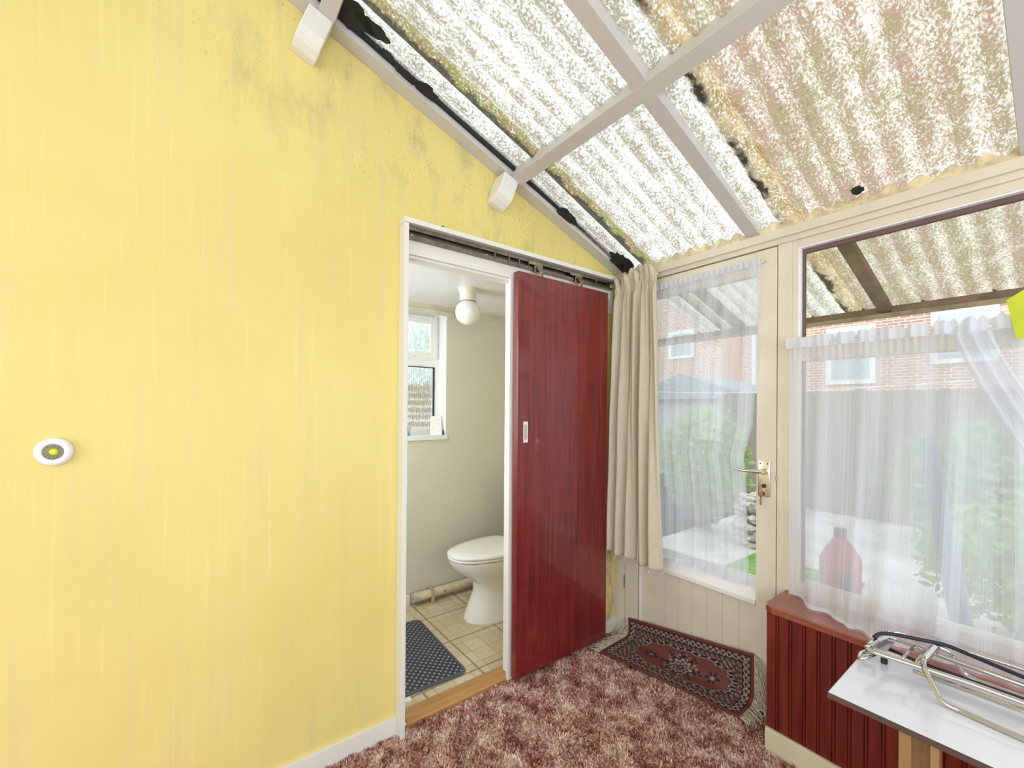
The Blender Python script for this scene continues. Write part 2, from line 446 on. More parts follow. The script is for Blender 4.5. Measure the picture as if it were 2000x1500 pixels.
# closet walls, ceiling, vinyl
b = B()                                                      # far wall of closet with window recess
yw0, yw1, zw0, zw1 = -1.28, -.493, 1.105, 1.985
b.box(-1.25, -1.0, -1.75, yw0, 0, 2.0).box(-1.25, -1.0, yw1, .12, 0, 2.0).box(-1.25, -1.0, yw0, yw1, 0, zw0).box(-1.25, -1.0, yw0, yw1, zw1, 2.05)
S(b.out('wall_far', PAPER))
S(B().box(-1.0, -.06, .09, .18, 0, 2.0).out('wall_back.001', PAPER))
S(B().box(-1.25, -.06, -1.85, -1.75, 0, 1.0).box(-1.25, -.9, -1.85, -1.75, 1.0, 2.0).box(-.3, -.06, -1.85, -1.75, 1.0, 2.0).box(-.9, -.3, -1.85, -1.75, 1.9, 2.0).out('wall_front', PAPER))  # unseen opening added in this wall to admit the closet fill lamp
S(B().box(-1.3, -.06, -1.85, .18, 2.0, 2.06).out('ceiling.001', CEILM))
S(B().box(-1.0, -.02, -1.75, .1, -.08, .0).out('floor.001', VINYL))
S(B().box(-1.0, -.985, -1.75, -.755, 0, .06, .003).out('baseboard_far', WHITEP))
S(B().box(-1.0, -.992, -1.75, .09, 1.955, 2.0).out('trim_1', simple('cream_cornice', (.68, .64, .54), .5)))
S(B().box(-.078, -.06, -.64, .09, 0, .075, .003).out('baseboard_closet', WHITEP))

# threshold, jamb, pelmet and header of the sliding door
t = S(B().box(-.085, .006, -1.219, -.55, -.02, .009, .002).out('trim_2', OAK))
B().lathe([(0, .0115), (.0035, .0115), (.005, .009), (.005, .007)], (-.005, -1.195, 0), 'z', 14).out('screw', ALU, t)
S(B().box(0, .052, -1.238, -1.219, -.01, 2.034, .0015).out('trim_3', WHITEP))
b = B(); b.box(-.062, .0, -1.219, -1.213, 0, 1.925).box(-.062, .0, -.664, -.655, 0, 1.925).box(-.062, .0, -1.213, -.664, 1.915, 1.925)
S(b.out('door_frame_lining', WHITEP))
bpy.data.objects['door_frame_lining'].name = 'trim_4'
S(B().box(0, .016, -1.219, .045, 1.925, 2.034, .001).box(0, .016, .02, .045, 1.85, 1.925).box(0, .012, -.69, -.655, 0, 1.93).out('trim_5', WHITEP))
S(B().box(0, .058, -1.241, .05, 2.034, 2.054, .0015).out('trim_6', WHITEP))
b = B(); b.lathe([(0, .02), (.006, .02), (.009, .014), (.009, .006), (.005, 0), (.005, -.005)], (.02, -1.055, 2.054), 'z', 16)
tag(b.out('cable_stud', simple('grimy_rubber', (.09, .08, .07), .6), smooth=True), 'small dark rubber stud on top of the sliding door pelmet', 'stud')

S(B().box(0, .014, -4.6, -1.238, -.015, .065, .002).out('baseboard_left', WHITEP))
S(B().box(0, .014, -.64, .1, -.015, .07, .002).out('baseboard_left.001', WHITEP))

# sloping plate, felt strip, purlins, rafters, corbels
def sloped(x0, x1, y0, y1, dz0, dz1, name, m, bev=.002):
    b_ = B(); b_.prism([(y0, Zu(y0)+dz0), (y1, Zu(y1)+dz0), (y1, Zu(y1)+dz1), (y0, Zu(y0)+dz1)], 'x', x0, x1)
    return b_.out(name, m, bevel=bev)
S(sloped(0, .066, -4.6, .1, .02, .066, 'trim_7', GREYP))
S(sloped(0.0, .082, -4.6, .1, .067, .085, 'trim_8', FELT, 0)); S(sloped(.068, .082, -4.6, .1, .045, .067, 'trim_16', FELT, 0))
GRP = 'white roof beams crossing the ceiling'
def purlin(y, x0, x1, label, h=.062):
    b_ = B(); zu = Zu(y)
    mtx = Matrix.Translation((0, y, zu)) @ Matrix.Rotation(-SL, 4, 'X')
    b_.box(x0, x1, -.028, .028, 0, h, .002, mtx); return tag(b_.out('roof_purlin', GREYP), label, 'roof beam', GRP)
purlin(-.706, .012, 3.1, 'dusty white purlin crossing the rafter, its end on the smaller-looking lower corbel')
purlin(-1.54, .012, 3.1, 'white purlin end at the top of the photo, resting on the upper corbel')
purlin(-2.4, .012, 3.1, 'white roof purlin above the camera, farther up the slope')
purlin(-3.3, .012, 3.1, 'white roof purlin behind the camera, nearest the rear wall')
def rafter(x, label):
    b_ = B(); y0, y1 = -4.6, .1
    b_.prism([(y0, Zu(y0)+.001), (y1, Zu(y1)+.001), (y1, Zu(y1)+.019), (-.7, Zu(-.7)+.052), (y0, Zu(y0)+.06)], 'x', x, x+.056)
    return tag(b_.out('roof_rafter', GREYP, bevel=.002), label, 'roof beam', GRP)
rafter(.748, 'dusty white rafter sloping down to the header above the door corner')
rafter(1.53, 'grey-white rafter cut by the top right edge of the photo')
rafter(2.3, 'white roof rafter to the right of the camera')
for y, lb in ((-.738, 'white rounded timber corbel under the purlin end nearer the doorway'), (-1.555, 'larger-looking white rounded corbel at the top edge of the yellow wall')):
    b_ = B(); mtx = Matrix.Translation((0, y, Zu(y)+.0)) @ Matrix.Rotation(-SL, 4, 'X')
    pr = [(0, 0), (.085, 0), (.085, -.085), (.078, -.105), (.06, -.122), (.03, -.135), (0, -.135)]
    A = [[mtx @ Vector((p[0], s_, p[1])) for p in pr] for s_ in (-.041, .041)]
    b_.rings(A); tag(b_.out('corbel', WHITEP, bevel=.004), lb, 'corbel', 'corbels under the purlin ends')

# corrugated roof: room and porch in one slope
def roof_fn(x0, x1, y0, y1, off=0):
    def fn(u, v):
        x = x0+(x1-x0)*u; y = y0+(y1-y0)*v
        return (x, y, Zu(y)+.030+.057*max(0, y-.1)+.026*min(1, max(0, (.1-y)/.8))+.0125*math.sin(2*PI*x/.076)+off+.002*noise.noise((x*3, y*2, 0)))
    return fn
ceil = S(B().grid(roof_fn(.074, 3.2, -4.7, 1.0), 500, 60).out('ceiling', ROOF, smooth=True))
def blob(cx, cy, rx, ry, seed, name='bitumen_patch', ang=0):
    random.seed(seed); b_ = B(); n = 26; V = []
    for k in range(n):
        a = 2*PI*k/n; r = .75+.35*random.random()
        dx, dy = rx*r*math.cos(a), ry*r*math.sin(a); dx, dy = dx*math.cos(ang)-dy*math.sin(ang), dx*math.sin(ang)+dy*math.cos(ang)
        x, y = max(.07, cx+dx), cy+dy
        V.append(Vector((x, y, Zu(y)+.012+.026*min(1, max(0, (.1-y)/.8)))))
    b_.rings([V, [v+Vector((0, 0, -.003)) for v in V]]); return b_.out(name, FELT, ceil)
blob(.13, -1.49, .06, .10, 1); blob(.15, -1.40, .03, .06, 21); blob(.095, -1.17, .03, .05, 2); blob(.085, -1.25, .018, .045, 3); blob(.10, -1.33, .018, .03, 8)
blob(.10, -.40, .035, .065, 4); blob(.12, -.01, .055, .085, 5); blob(.10, .06, .05, .06, 6)
blob(1.157, .028, .02, .02, 12)

# eaves closure: wavy strip between header and sheet
b = B(); n = 760; x0, x1 = 0., 3.1; y = .085
A, D, A2, D2 = [], [], [], []
for i in range(n+1):
    x = x0+(x1-x0)*i/n; zt_ = Zu(y)+.029+.0125*math.sin(2*PI*x/.076)
    A.append(b.b.verts.new((x, y, 2.055))); D.append(b.b.verts.new((x, y, zt_))); A2.append(b.b.verts.new((x, y+.03, 2.055))); D2.append(b.b.verts.new((x, y+.03, zt_-.011)))
for i in range(n):
    for P_, Q_ in ((A, D), (D2, A2), (D, D2)): b.b.faces.new((P_[i], P_[i+1], Q_[i+1], Q_[i]))
S(b.out('trim_9', simple('yellowed_eaves_filler', (.66, .56, .36), .7, var=.25, sc=30)))

# back wall: header, posts, window frame
S(B().box(0, 3.1, .092, .18, 2.008, 2.066, .002).box(0, 3.1, .076, .092, 2.03, 2.066, .002).out('trim_10', CREAM))
S(B().box(0, .074, .1, .18, -.01, 2.008, .002).out('trim_11', CREAM))
S(B().box(.869, .922, .1, .18, -.01, 2.008, .002).out('trim_12', CREAM))
win = S(B().box(.922, .944, .104, .17, .55, 2.008, .0015).box(2.95, 3.1, .1, .18, .55, 2.008).box(.944, 2.95, .104, .17, 1.978, 2.008, .0015)
        .box(.944, 2.95, .104, .17, .545, .592, .0015).box(.944, 2.95, .11, .165, 1.505, 1.56, .002).out('window_1', CREAM))
b = B(); b.box(.944, .950, .108, .13, .592, 1.978).box(.95, 2.95, .108, .13, 1.972, 1.978)
b.out('glazing_bead', UPVC, win)
B().box(.95, .958, .132, .15, .592, 1.972).box(.958, 2.95, .132, .15, 1.955, 1.972).out('putty_line', simple('brown_putty', (.16, .10, .09), .8), win)
B().box(.944, 2.95, .139, .143, 1.56, 1.978).out('glass_pane', GLASS, win)
B().box(.944, 2.95, .139, .143, .592, 1.505).out('glass_pane', GLASS, win)
# dwarf wall
b = B(); x = .915
prof = []
for i in range(34):
    x = .915+i*.0445+ (i and .0)
    prof += [(x, -.105), (x+.030, -.105), (x+.032, -.1005), (x+.0345, -.105), (x+.0385, -.105), (x+.041, -.1005), (x+.0435, -.105)]
prof = [(p, q) for p, q in prof]+[(3.1, -.105), (3.1, .1), (.915, .1)]
b.prism(prof, 'z', 0, .527); S(b.out('wall_back', mat_beadboard()))
S(B().box(.915, 3.1, -.119, -.105, -.015, .08, .003).out('baseboard_back', simple('cream_skirting', (.72, .66, .48), .45, var=.08)))
b = B()
b.prism([(.905, -.09), (.915, -.113), (.94, -.127), (3.1, -.127), (3.1, .104), (.905, .104)], 'z', .525, .55)
S(b.out('window_1_sill', SILLM, bevel=.004)); bpy.data.objects['window_1_sill'].name = 'trim_13'

# ------------------------------------------------------------------ garden door
d = S(thing('door_2', (.08, .12, 0), None, None))
x0, x1, z0, z1 = .078, .866, .02, 2.003
B().box(x0, .173, .1, .14, z0, z1, .0015).box(.786, x1, .1, .14, z0, z1, .0015).box(.173, .786, .1, .14, 1.90, z1, .0015).box(.173, .786, .1, .14, z0, .09, .0015).out('frame', CREAM, d)
b = B(); b.prism([(.094, .46), (.1, .46), (.132, .555), (.14, .555), (.14, .44), (.094, .44)], 'x', .173, .786); b.out('lower_glazing_rail', WHITE, d, bevel=.0015)
prof = []; n = 8; wd = (.786-.173)/n
for i in range(n): a = .173+i*wd; prof += [(a, .116), (a+.0025, .112), (a+wd-.0025, .112), (a+wd, .116)]
prof += [(.786, .13), (.173, .13)]
b = B(); b.prism(prof, 'z', .09, .44); b.out('boarded_panel', CREAM, d)
B().box(.168, .178, .1, .112, .09, .44).box(.178, .786, .1, .112, .09, .10).out('panel_bead', WHITE, d)
B().box(.173, .786, .124, .128, .55, 1.90).out('glass_pane', GLASS, d)
for z in (.27, 1.75):
    b = B()
    for k in range(5): b.lathe([(0, k*.015), (.005, k*.015), (.005, k*.015+.0135), (0, k*.015+.0135)], (.077, .094, z), 'z', 12)
    b.out('hinge', ALU, d, ang=40)
h = B(); h.box(.797, .845, .092, .1, .925, 1.08, .004); pl = h.out('handle_plate', ALU, d, ang=40)
h = B(); h.lathe([(0, 0), (.013, 0), (.013, -.028), (.010, -.034), (0, -.034)], (.825, .093, 1.035), 'y', 24)
h.tube([(.825, .066, 1.035), (.79, .062, 1.034), (.75, .060, 1.032), (.715, .064, 1.035)], [.0095, .008, .007, .0055], 14); h.out('lever', ALU, d, ang=50)
for x in (.806, .836): B().lathe([(0, -.0015), (.0035, -.0015), (.0035, 0)], (x, .092, 1.069), 'y', 12).out('screw', BLACK, d)
B().lathe([(0, -.004), (.0085, -.004), (.0085, 0)], (.823, .092, .972), 'y', 20).out('lock_cylinder', simple('dark_lock', (.08, .07, .07), .3, 1), d)
tag_m = B().tube([(.818, .082, .958+.010*math.cos(a)) if 0 else (.818+.010*math.sin(a), .080, .953+.012*math.cos(a)) for a in [k*2*PI/20 for k in range(20)]], .0008, 6, True)
kb = thing('key_bunch', (.815, .085, .96), 'small steel keys on a ring hanging from the garden door lock', 'keys')
tag_m.out('ring', CHROME, kb, smooth=True)
B().box(.819, .8215, .066, .092, .962, .982, .0006).out('key', CHROME, kb)
h = B(); h.lathe([(0, -.001), (.009, -.001), (.009, .001), (0, .001)], (.813, .082, .934), 'y', 18); h.box(.8105, .8155, .081, .083, .888, .93, .0004).box(.808, .8105, .081, .083, .892, .897).box(.808, .8105, .081, .083, .903, .908)
h.out('key', simple('worn_key', (.35, .24, .17), .35, 1), kb)
B().box(.866, .871, .094, .1, 1.0, 1.022, .001).out('latch_keep', CHROME, d)

# ------------------------------------------------------------------ sliding door, track, hangers
dr = S(thing('door_1', (.04, -.35, .02), None, None))
B().box(.023, .058, -.677, -.041, .02, 1.951, .002).out('leaf', RED, dr)
b = B(); hy, hz = -.628, 1.187
b.box(.058, .0605, hy-.013, hy-.008, hz-.05, hz+.05).box(.058, .0605, hy+.008, hy+.013, hz-.05, hz+.05).box(.058, .0605, hy-.008, hy+.008, hz+.036, hz+.05).box(.058, .0605, hy-.008, hy+.008, hz-.05, hz-.036)
hd = b.out('flush_pull', WHITE, dr, bevel=.0006); B().box(.0578, .0584, hy-.008, hy+.008, hz-.036, hz+.036).out('recess', simple('pull_recess', (.45, .42, .40), .5), hd)
for y in (-.545, -.265):
    b = B(); b.box(.046, .049, y-.026, y+.026, 1.966, 2.018, .001).box(.049, .052, y-.065, y-.012, 2.000, 2.014, .001); hg = b.out('hanger', BRASS, dr)
    B().lathe([(0, 0), (.009, 0), (.009, .006), (.014, .006), (.014, .012), (0, .012)], (.048, y, 1.985), 'x', 18).out('roller', STEEL, hg, ang=40)
    b = B()
    for dy in (-.013, .013): b.lathe([(0, .003), (.003, .002), (.003, 0)], (.049, y+dy, 2.005), 'x', 10)
    b.lathe([(0, 0), (.005, 0), (.005, .02), (0, .02)], (.045, y+.028, 1.948), 'z', 12); b.out('bolt', STEEL, hg)
tr = thing('sliding_track', (.025, -.6, 2.0), 'tarnished steel sliding door track under the white pelmet', 'track')
b = B(); b.box(.017, .020, -1.215, .02, 1.981, 2.027).box(.020, .040, -1.215, .02, 2.024, 2.027).box(.020, .040, -1.215, .02, 1.981, 1.984).box(.037, .040, -1.215, .02, 2.013, 2.024).box(.037, .040, -1.215, .02, 1.984, 1.993)
b.out('channel', STEEL, tr)
for y in (-.80, -.72, -.66, -.60, -.12): B().box(.036, .043, y-.004, y+.004, 1.984, 2.023, .001).out('bracket', STEEL, tr)
for y in (-1.195, -.83): B().lathe([(0, .004), (.005, .003), (.006, 0)], (.020, y, 2.003), 'x', 12).out('screw', ALU, tr)

# ------------------------------------------------------------------ puck light
p = thing('puck_light', (0, -2.19, 1.179), 'round white battery push light stuck on the yellow wall', 'light')
B().lathe([(.034, 0), (.0375, .004), (.0375, .010), (.034, .017), (.0265, .0195), (.0215, .0175), (.0205, .0165)], (0, -2.19, 1.179), 'x', 56).out('housing', UPVC, p, smooth=True)
m = M('ribbed_reflector'); o_ = m.co(); x, y, z = m.sep(o_)
rad = m.math('SQRT', m.add(m.mul(y, y), m.mul(z, z))); ang = m.math('ARCTAN2', z, y)
rib = m.add(m.math('SINE', m.mul(ang, 14)), m.math('SINE', m.mul(rad, 4500)))
REFL = m.done(m.bsdf((.78, .74, .66), .35, .7, m.bump(rib, .9, .002)))
B().lathe([(.0212, .0166), (.017, .0135), (.0085, .0105)], (0, -2.19, 1.179), 'x', 56).out('reflector', REFL, p, smooth=True)
B().lathe([(.0086, .0106), (.008, .0125), (0, .013)], (0, -2.19, 1.179), 'x', 30).out('led', simple('yellow_led', (.75, .85, .01), .4), p, smooth=True)

# ------------------------------------------------------------------ shag carpet
import numpy as np
rng = np.random.default_rng(3)
def carpet():
    tags = []
    N = 120000
    # denser where the photograph looks
    X = rng.uniform(.01, 1.9, N); Y = rng.uniform(-1.75, .09, N)
    front = -.165+(X-.125)/.665*.11; keep = ~((X > .91) & (Y > -.13)) & ~((X > 1.25) & (Y > -.5)) & ~((X > .11) & (X < .80) & (Y > front+.012)); X, Y = X[keep], Y[keep]; N = len(X)
    near = (X > .0)
    a = rng.uniform(0, 2*PI, N); ln = rng.uniform(.012, .024, N); wd_ = rng.uniform(.0018, .0034, N)
    lean = rng.uniform(0, 2*PI, N); lf = rng.uniform(.2, .9, N)*ln
    # clumped lean direction
    lean = 3*np.sin(X*17+np.sin(Y*23)*2)+2*np.cos(Y*19+X*7)+rng.normal(0, .8, N)
    gx, gy = X+.010*np.sin(Y*55), Y+.010*np.sin(X*61)
    zb = -.014; ln = ln+.004*np.sin(gx*70)*np.sin(gy*66)
    ux, uy = np.cos(a)*wd_, np.sin(a)*wd_
    mx, my = X+np.cos(lean)*lf*.4, Y+np.sin(lean)*lf*.4; tx, ty = X+np.cos(lean)*lf, Y+np.sin(lean)*lf
    V = np.stack([np.stack([X-ux, Y-uy, np.full(N, zb)], 1), np.stack([X+ux, Y+uy, np.full(N, zb)], 1),
                  np.stack([mx+ux, my+uy, zb+ln*.65], 1), np.stack([mx-ux, my-uy, zb+ln*.65], 1), np.stack([tx, ty, zb+ln], 1)], 1).reshape(-1, 3)
    i0 = np.arange(N)*5
    me = bpy.data.meshes.new('shag_carpet'); me.vertices.add(len(V)); me.vertices.foreach_set('co', V.astype(np.float32).ravel())
    loops = np.stack([i0, i0+1, i0+2, i0+3, i0+3, i0+2, i0+4], 1).ravel(); me.loops.add(len(loops)); me.loops.foreach_set('vertex_index', loops)
    me.polygons.add(2*N); st = np.stack([np.arange(N)*7, np.arange(N)*7+4], 1).ravel(); me.polygons.foreach_set('loop_start', st)
    me.update(calc_edges=True); me.materials.append(mat_carpet_pile())
    o = bpy.data.objects.new('shag_carpet', me); C.objects.link(o)
    return tag(o, 'dusky pink and cream mottled shag carpet covering the floor', 'carpet', kind='stuff')
cp = carpet()
b = B(); b.box(.006, .91, -4.6, .1, -.016, -.008).box(.91, 3.1, -4.6, -.119, -.016, -.008)
b.out('backing', mat_carpet_pile(), cp)

# ------------------------------------------------------------------ rug
def rug():
    r = thing('doormat_rug', (.45, -.03, 0), 'small fringed oriental rug in rust and navy pushed against the garden door', 'rug')
    nu, nv = 300, 130
    FL, FR = Vector((.125, -.165, .012)), Vector((.79, -.055, .012))
    def fn(u, v, off=0):
        # v 0 = front edge on the carpet, 1 = back edge leaning up the door
        f = FL.lerp(FR, u); total = .335
        flat = (.088-f.y)-.03+.0*u; s_ = v*total
        rad = .045
        yb = .086
        sag = .006*math.sin(u*9)*(1-v)
        x = f.x+(.105-f.x+ (.675)*u+.0)*0
        x = f.x*(1-v)+(.115+.672*u)*v
        L1 = yb-rad-f.y; arc = rad*PI/2
        if s_ < L1: y = f.y+s_; z = .012
        elif s_ < L1+arc: a = (s_-L1)/rad; y = f.y+L1+rad*math.sin(a); z = .012+rad*(1-math.cos(a))
        else: y = yb; z = .012+rad+(s_-L1-arc)
        z += .004*math.sin(u*7+1)*math.sin(v*PI)+.010*math.exp(-((v)/.12)**2)*max(0, math.sin(u*PI*1.0))*.6
        return Vector((x, y-off, z+off*.3))
    b_ = B(); b_.grid(fn, nu, nv)
    o = b_.out('pile', mat_vcol('oriental_pattern'), r, smooth=True, solid=.006)
    me = o.data; ca = me.color_attributes.new('pattern', 'FLOAT_COLOR', 'POINT')
    RU, NV, BE, OL, MA = (.185, .066, .052), (.022, .018, .05), (.36, .30, .215), (.20, .155, .09), (.12, .045, .05)
    rs = random.Random(5)
    for j in range(nv+1):
        for i in range(nu+1):
            u, v = i/nu, j/nv; X = (u-.5)*2; Y = (v-.5)*2         # -1..1
            px, py = X*.34, Y*.17                                # metres
            dx, dy = .34-abs(px), .17-abs(py); e = min(dx, dy); t = px if dy < dx else py
            c = RU
            if e < .012: c = (.20, .055, .04)
            elif e < .018: c = NV
            elif e < .046:
                c = BE if (math.sin(t*210)*math.sin(e*230) > -.1) else NV
                if math.sin(t*420+e*300) > .75: c = RU
            elif e < .052: c = NV
            elif e < .066: c = OL if math.sin(t*260) > 0 else MA
            else:
                # scalloped field edge
                q = (abs(px)/.262)**3.2+(abs(py)/.098)**2.2; sc_ = 1+.10*math.sin(math.atan2(py*2.6, px)*14)
                if q > sc_*1.05:
                    c = MA if math.sin(px*190)*math.sin(py*190) > 0.1 else (BE if math.sin(px*260+py*170) > .35 else (.10, .06, .10))
                elif q > sc_*.82: c = NV if math.sin(math.atan2(py*2.6, px)*40) > -.5 else BE
                elif q > sc_*.74: c = BE if math.sin(math.atan2(py*2.6, px)*40) > -.2 else OL
                else:
                    th = math.atan2(py, px*.9); rr = math.hypot(px*.9, py)
                    m_ = .050*(1+.16*math.cos(8*th)); c = RU
                    if rr < m_*.30: c = OL if rr < m_*.15 else NV
                    elif rr < m_*.48: c = BE if math.cos(8*th) > -.3 else RU
                    elif rr < m_*.60: c = NV
                    elif rr < m_*.9: c = BE if math.cos(16*th) > -.6 else OL
                    elif rr < m_*1.08: c = NV
                    elif rr < m_*1.65 and math.sin(px*230)*math.sin(py*230) > .12: c = NV if math.cos(8*th) > 0 else BE
                    for cx in (-.155, .155):
                        r2 = math.hypot((px-cx)*.8, py)
                        if r2 < .030 and math.cos(6*math.atan2(py, px-cx))*.012+.018 > r2: c = NV if (r2 > .012) else OL
                        if r2 < .006: c = BE
            jt = rs.uniform(.85, 1.15)
            ca.data[j*(nu+1)+i].color = (c[0]*jt, c[1]*jt, c[2]*jt, 1)
    FR_ = simple('cream_cotton_fringe', (.60, .53, .42), .9, var=.2, sc=80)
    for side in (0, 1):
        b_ = B(); random.seed(9+side)
        for k in range(84):
            v = (k+random.random())/84; p0 = fn(float(side), v); s_ = 1 if side else -1
            z = p0.z
            ln = random.uniform(.035, .065) if side else random.uniform(.04, .075)
            drop = min(z-.006, .02+.05*random.random())
            q = Vector((p0.x+s_*ln*.5, p0.y-random.uniform(-.004, .022), max(.01, z-drop*.5)))
            e = Vector((min(.905, p0.x+s_*ln) if side else max(.022, p0.x+s_*ln), p0.y-random.uniform(0, .04), max(.006, z-drop*1.8-.01)))
            if not side: q.x = max(.022, q.x)
            b_.tube([p0, q, e, e+Vector((random.uniform(-.006, .006), -.01, -.002))], [.0018, .0017, .0015, .001], 5)
        b_.out('fringe', FR_, r, smooth=True)
rug()

# ------------------------------------------------------------------ curtains
def curtain():
    r = thing('beige_curtain', (.18, .03, 2.0), 'long unbleached cotton curtain with frayed hem gathered in the room corner', 'curtain')
    nu, nv = 260, 90
    P0, P1 = Vector((.055, .015, 0)), Vector((.315, .03, 0))
    def fn(u, v):          # v 0 bottom, 1 top
        zt_ = 2.055+.018*math.sin(u*31)+.012*math.sin(u*57+1)-.03*(1-u)+.02*u
        zb_ = .505-.035*u+.004*math.sin(u*90)
        z = zb_+(zt_-zb_)*v
        k = 1-v
        x = P0.x+(P1.x-P0.x)*u; x += -.050*k*(1-u)+.045*k*u+.004*math.sin(u*40)
        ph = u*2*PI*5.1; amp = .015+.017*k**.7
        y = P0.y+.015*u-.012*k
        ruf = math.exp(-((v-1)/.030)**2); tape = math.exp(-((v-.950)/.020)**2)
        y += amp*(math.sin(ph+.9*math.sin(v*2+u*3))+.35*math.sin(ph*2.3+v*2.2))*(1-.8*tape)*(1-.5*ruf)
        y += ruf*.019*math.sin(u*2*PI*8.5+.6*math.sin(u*20)); x += ruf*.008*math.cos(u*2*PI*8.5); z += ruf*.010*math.sin(u*2*PI*4.3); x += .012*math.cos(ph)*(.4+k*.6)
        y += .006*noise.noise((u*6, v*5, 1))
        return Vector((max(.018, x), min(.062, y), z))
    b_ = B(); b_.grid(fn, nu, nv); c_ = b_.out('cloth', CURT, r, smooth=True, solid=.0016)
    b_ = B(); random.seed(4)
    for k in range(150):
        u = random.random(); p0 = fn(u, 0); b_.tube([p0, p0+Vector((random.uniform(-.006, .006), random.uniform(-.004, .004), -random.uniform(.004, .028)))], .0005, 4)
    tag(b_.out('frayed_thread', WHITE, r), kind='stuff')
    b_ = B()
    for k in range(34):
        u = (k+.5)/34; p0 = fn(u, .95); b_.tube([p0+Vector((0, -.004, .012)), p0+Vector((0, -.005, -.012))], .0016, 5)
    b_.out('heading_tape', simple('heading_cord', (.70, .62, .42), .8), r)
    B().tube([(.0, .052, 2.02), (.305, .064, 2.02)], .006, 12).out('rod', WHITEP, r, smooth=True)
curtain()

def net_door():
    r = thing('net_curtain', (.5, .08, 1.9), 'white striped net curtain hanging over the glass of the garden door', 'net curtain', 'white net curtains')
    XR = [(0, .762), (.05, .768), (.2, .758), (.36, .748), (.395, .738), (.5, .776), (.8, .800), (1, .808)]
    def lin(t_, T):
        for (a, p_), (c_, q_) in zip(T, T[1:]):
            if t_ <= c_: return p_+(q_-p_)*(t_-a)/(c_-a)
        return T[-1][1]
    def fn(u, v):
        zt_ = 1.955-.0*u; zb_ = .50+.028*u+.012*math.sin(u*5)
        z = zb_+(zt_-zb_)*v
        xr = lin(v, XR); xl = .16
        # folds sweep from the top middle to the lower left
        uu = u+.10*math.sin(PI*min(1, (1-v)*1.3))*(1-u)*u*-2.2
        x = xl+(xr-xl)*uu
        amp = .004+.006*(1-v)**.5
        y = .084-amp*(math.sin(u*42+2.5*(1-v))+.5*math.sin(u*75+1))
        if v > .965: y += .003*math.sin(u*260); z += .004*math.sin(u*190)*(v-.965)/.035
        return Vector((x, min(.0955, y), z))
    b_ = B(); b_.grid(fn, 240, 60); b_.out('cloth', NET1, r, smooth=True)
    m_ = mat_net('net_heading', .85, .25, 120)
    def fh(u, v):
        x = .165+.643*u; z = 1.935+.032*v+.0025*math.sin(u*330)*v+.002*math.sin(u*140)*v
        return Vector((x, .076+.005*math.sin(u*150)+.003*math.sin(u*333), z))
    b_ = B(); b_.grid(fh, 300, 4); b_.out('gathered_heading', m_, r, smooth=True)
    B().tube([(.16, .085, 1.952), (.818, .085, 1.949)], .0025, 8).out('wire', ALU, r, smooth=True)
    B().lathe([(0, 0), (.004, 0), (.004, -.012), (0, -.012)], (.822, .1, 1.948), 'y', 10).out('hook', ALU, r)
net_door()

def net_window():
    r = thing('net_curtain', (1.4, .06, 1.55), 'wide white striped net curtain across the lower window, draping over the red sill', 'net curtain', 'white net curtains')
    x0, x1 = .932, 2.3
    def fn(u, v):
        X = x0+(x1-x0)*u
        # bottom line: rests on the sill, pushed forward to the right
        f = min(1, max(0, (X-.97)/.22)); f = f*f*(3-2*f)
        yb = .035-.125*f+.016*math.sin(X*34)
        zb = .5545 if X < 3 else .5
        z = zb+(1.575-zb)*v; k = 1-v
        y = .058+(yb-.058)*k**1.6
        sl = 0
        if X > 1.3: sl = -.11*min(1, (X-1.3)/.2)*v**1.3*0
        amp = .006+.010*k
        y += amp*(math.sin(X*52+1.6*k)+.6*math.sin(X*89+.5)+.3*math.sin(X*21+2*k))
        X2 = X+.012*k*math.sin(X*30)+.0*v
        if v > .93: y -= .004*math.sin(X*300)
        return Vector((X2, min(.092, max(-.098, y)), z))
    b_ = B(); b_.grid(fn, 520, 70); b_.out('cloth', NET2, r, smooth=True)
    # loose diagonal swag of doubled cloth
    def fs(u, v):
        X = 1.40+.05*u+(1-v)**1.2*.24+.03*u*(1-v); z = .93+.62*v
        return Vector((X+.03*u, .030+.012*math.sin(u*16+v*3), z))
    b_ = B(); b_.grid(fs, 40, 40); b_.out('fold', mat_net('net_fold', .55, .4, 60), r, smooth=True)
    HM = mat_net('net_window_heading', .93, .15, 260)
    def fh(u, v):
        X = .92+(x1-.92)*u; g = min(1, u*9)
        return Vector((X, .048+g*(.007*math.sin(X*95)+.004*math.sin(X*231)), 1.553+.042*v+g*.005*v*(math.sin(X*190)+.7*math.sin(X*311)+.7*math.sin(X*97))*(v > .6)-.006*math.sin(v*PI)))
    b_ = B(); b_.grid(fh, 500, 10); b_.out('gathered_heading', HM, r, smooth=True)
    B().tube([(.912, .06, 1.565), (2.35, .06, 1.565)], .0055, 10).out('rod', WHITE, r, smooth=True)
    B().lathe([(0, 0), (.004, 0), (.004, -.04), (0, -.04)], (.912, .1, 1.562), 'y', 10).out('hook', ALU, r)
net_window()

# sticky note
b = B()
P_ = [Vector((1.508, .125, 1.59)), Vector((1.535, .125, 1.508)), Vector((1.615, .125, 1.535)), Vector((1.588, .125, 1.617))]
P_ = [Vector((1.508, .034, 1.634)), Vector((1.528, .034, 1.517)), Vector((1.605, .034, 1.53)), Vector((1.57, .034, 1.68))]
b.rings([P_, [p_+Vector((0, .0006, 0)) for p_ in P_]])
tag(b.out('sticky_note', simple('lime_note_paper', (.52, .60, .03), .7)), 'bright lime yellow paper note on the net heading at the right edge of the window', 'note')

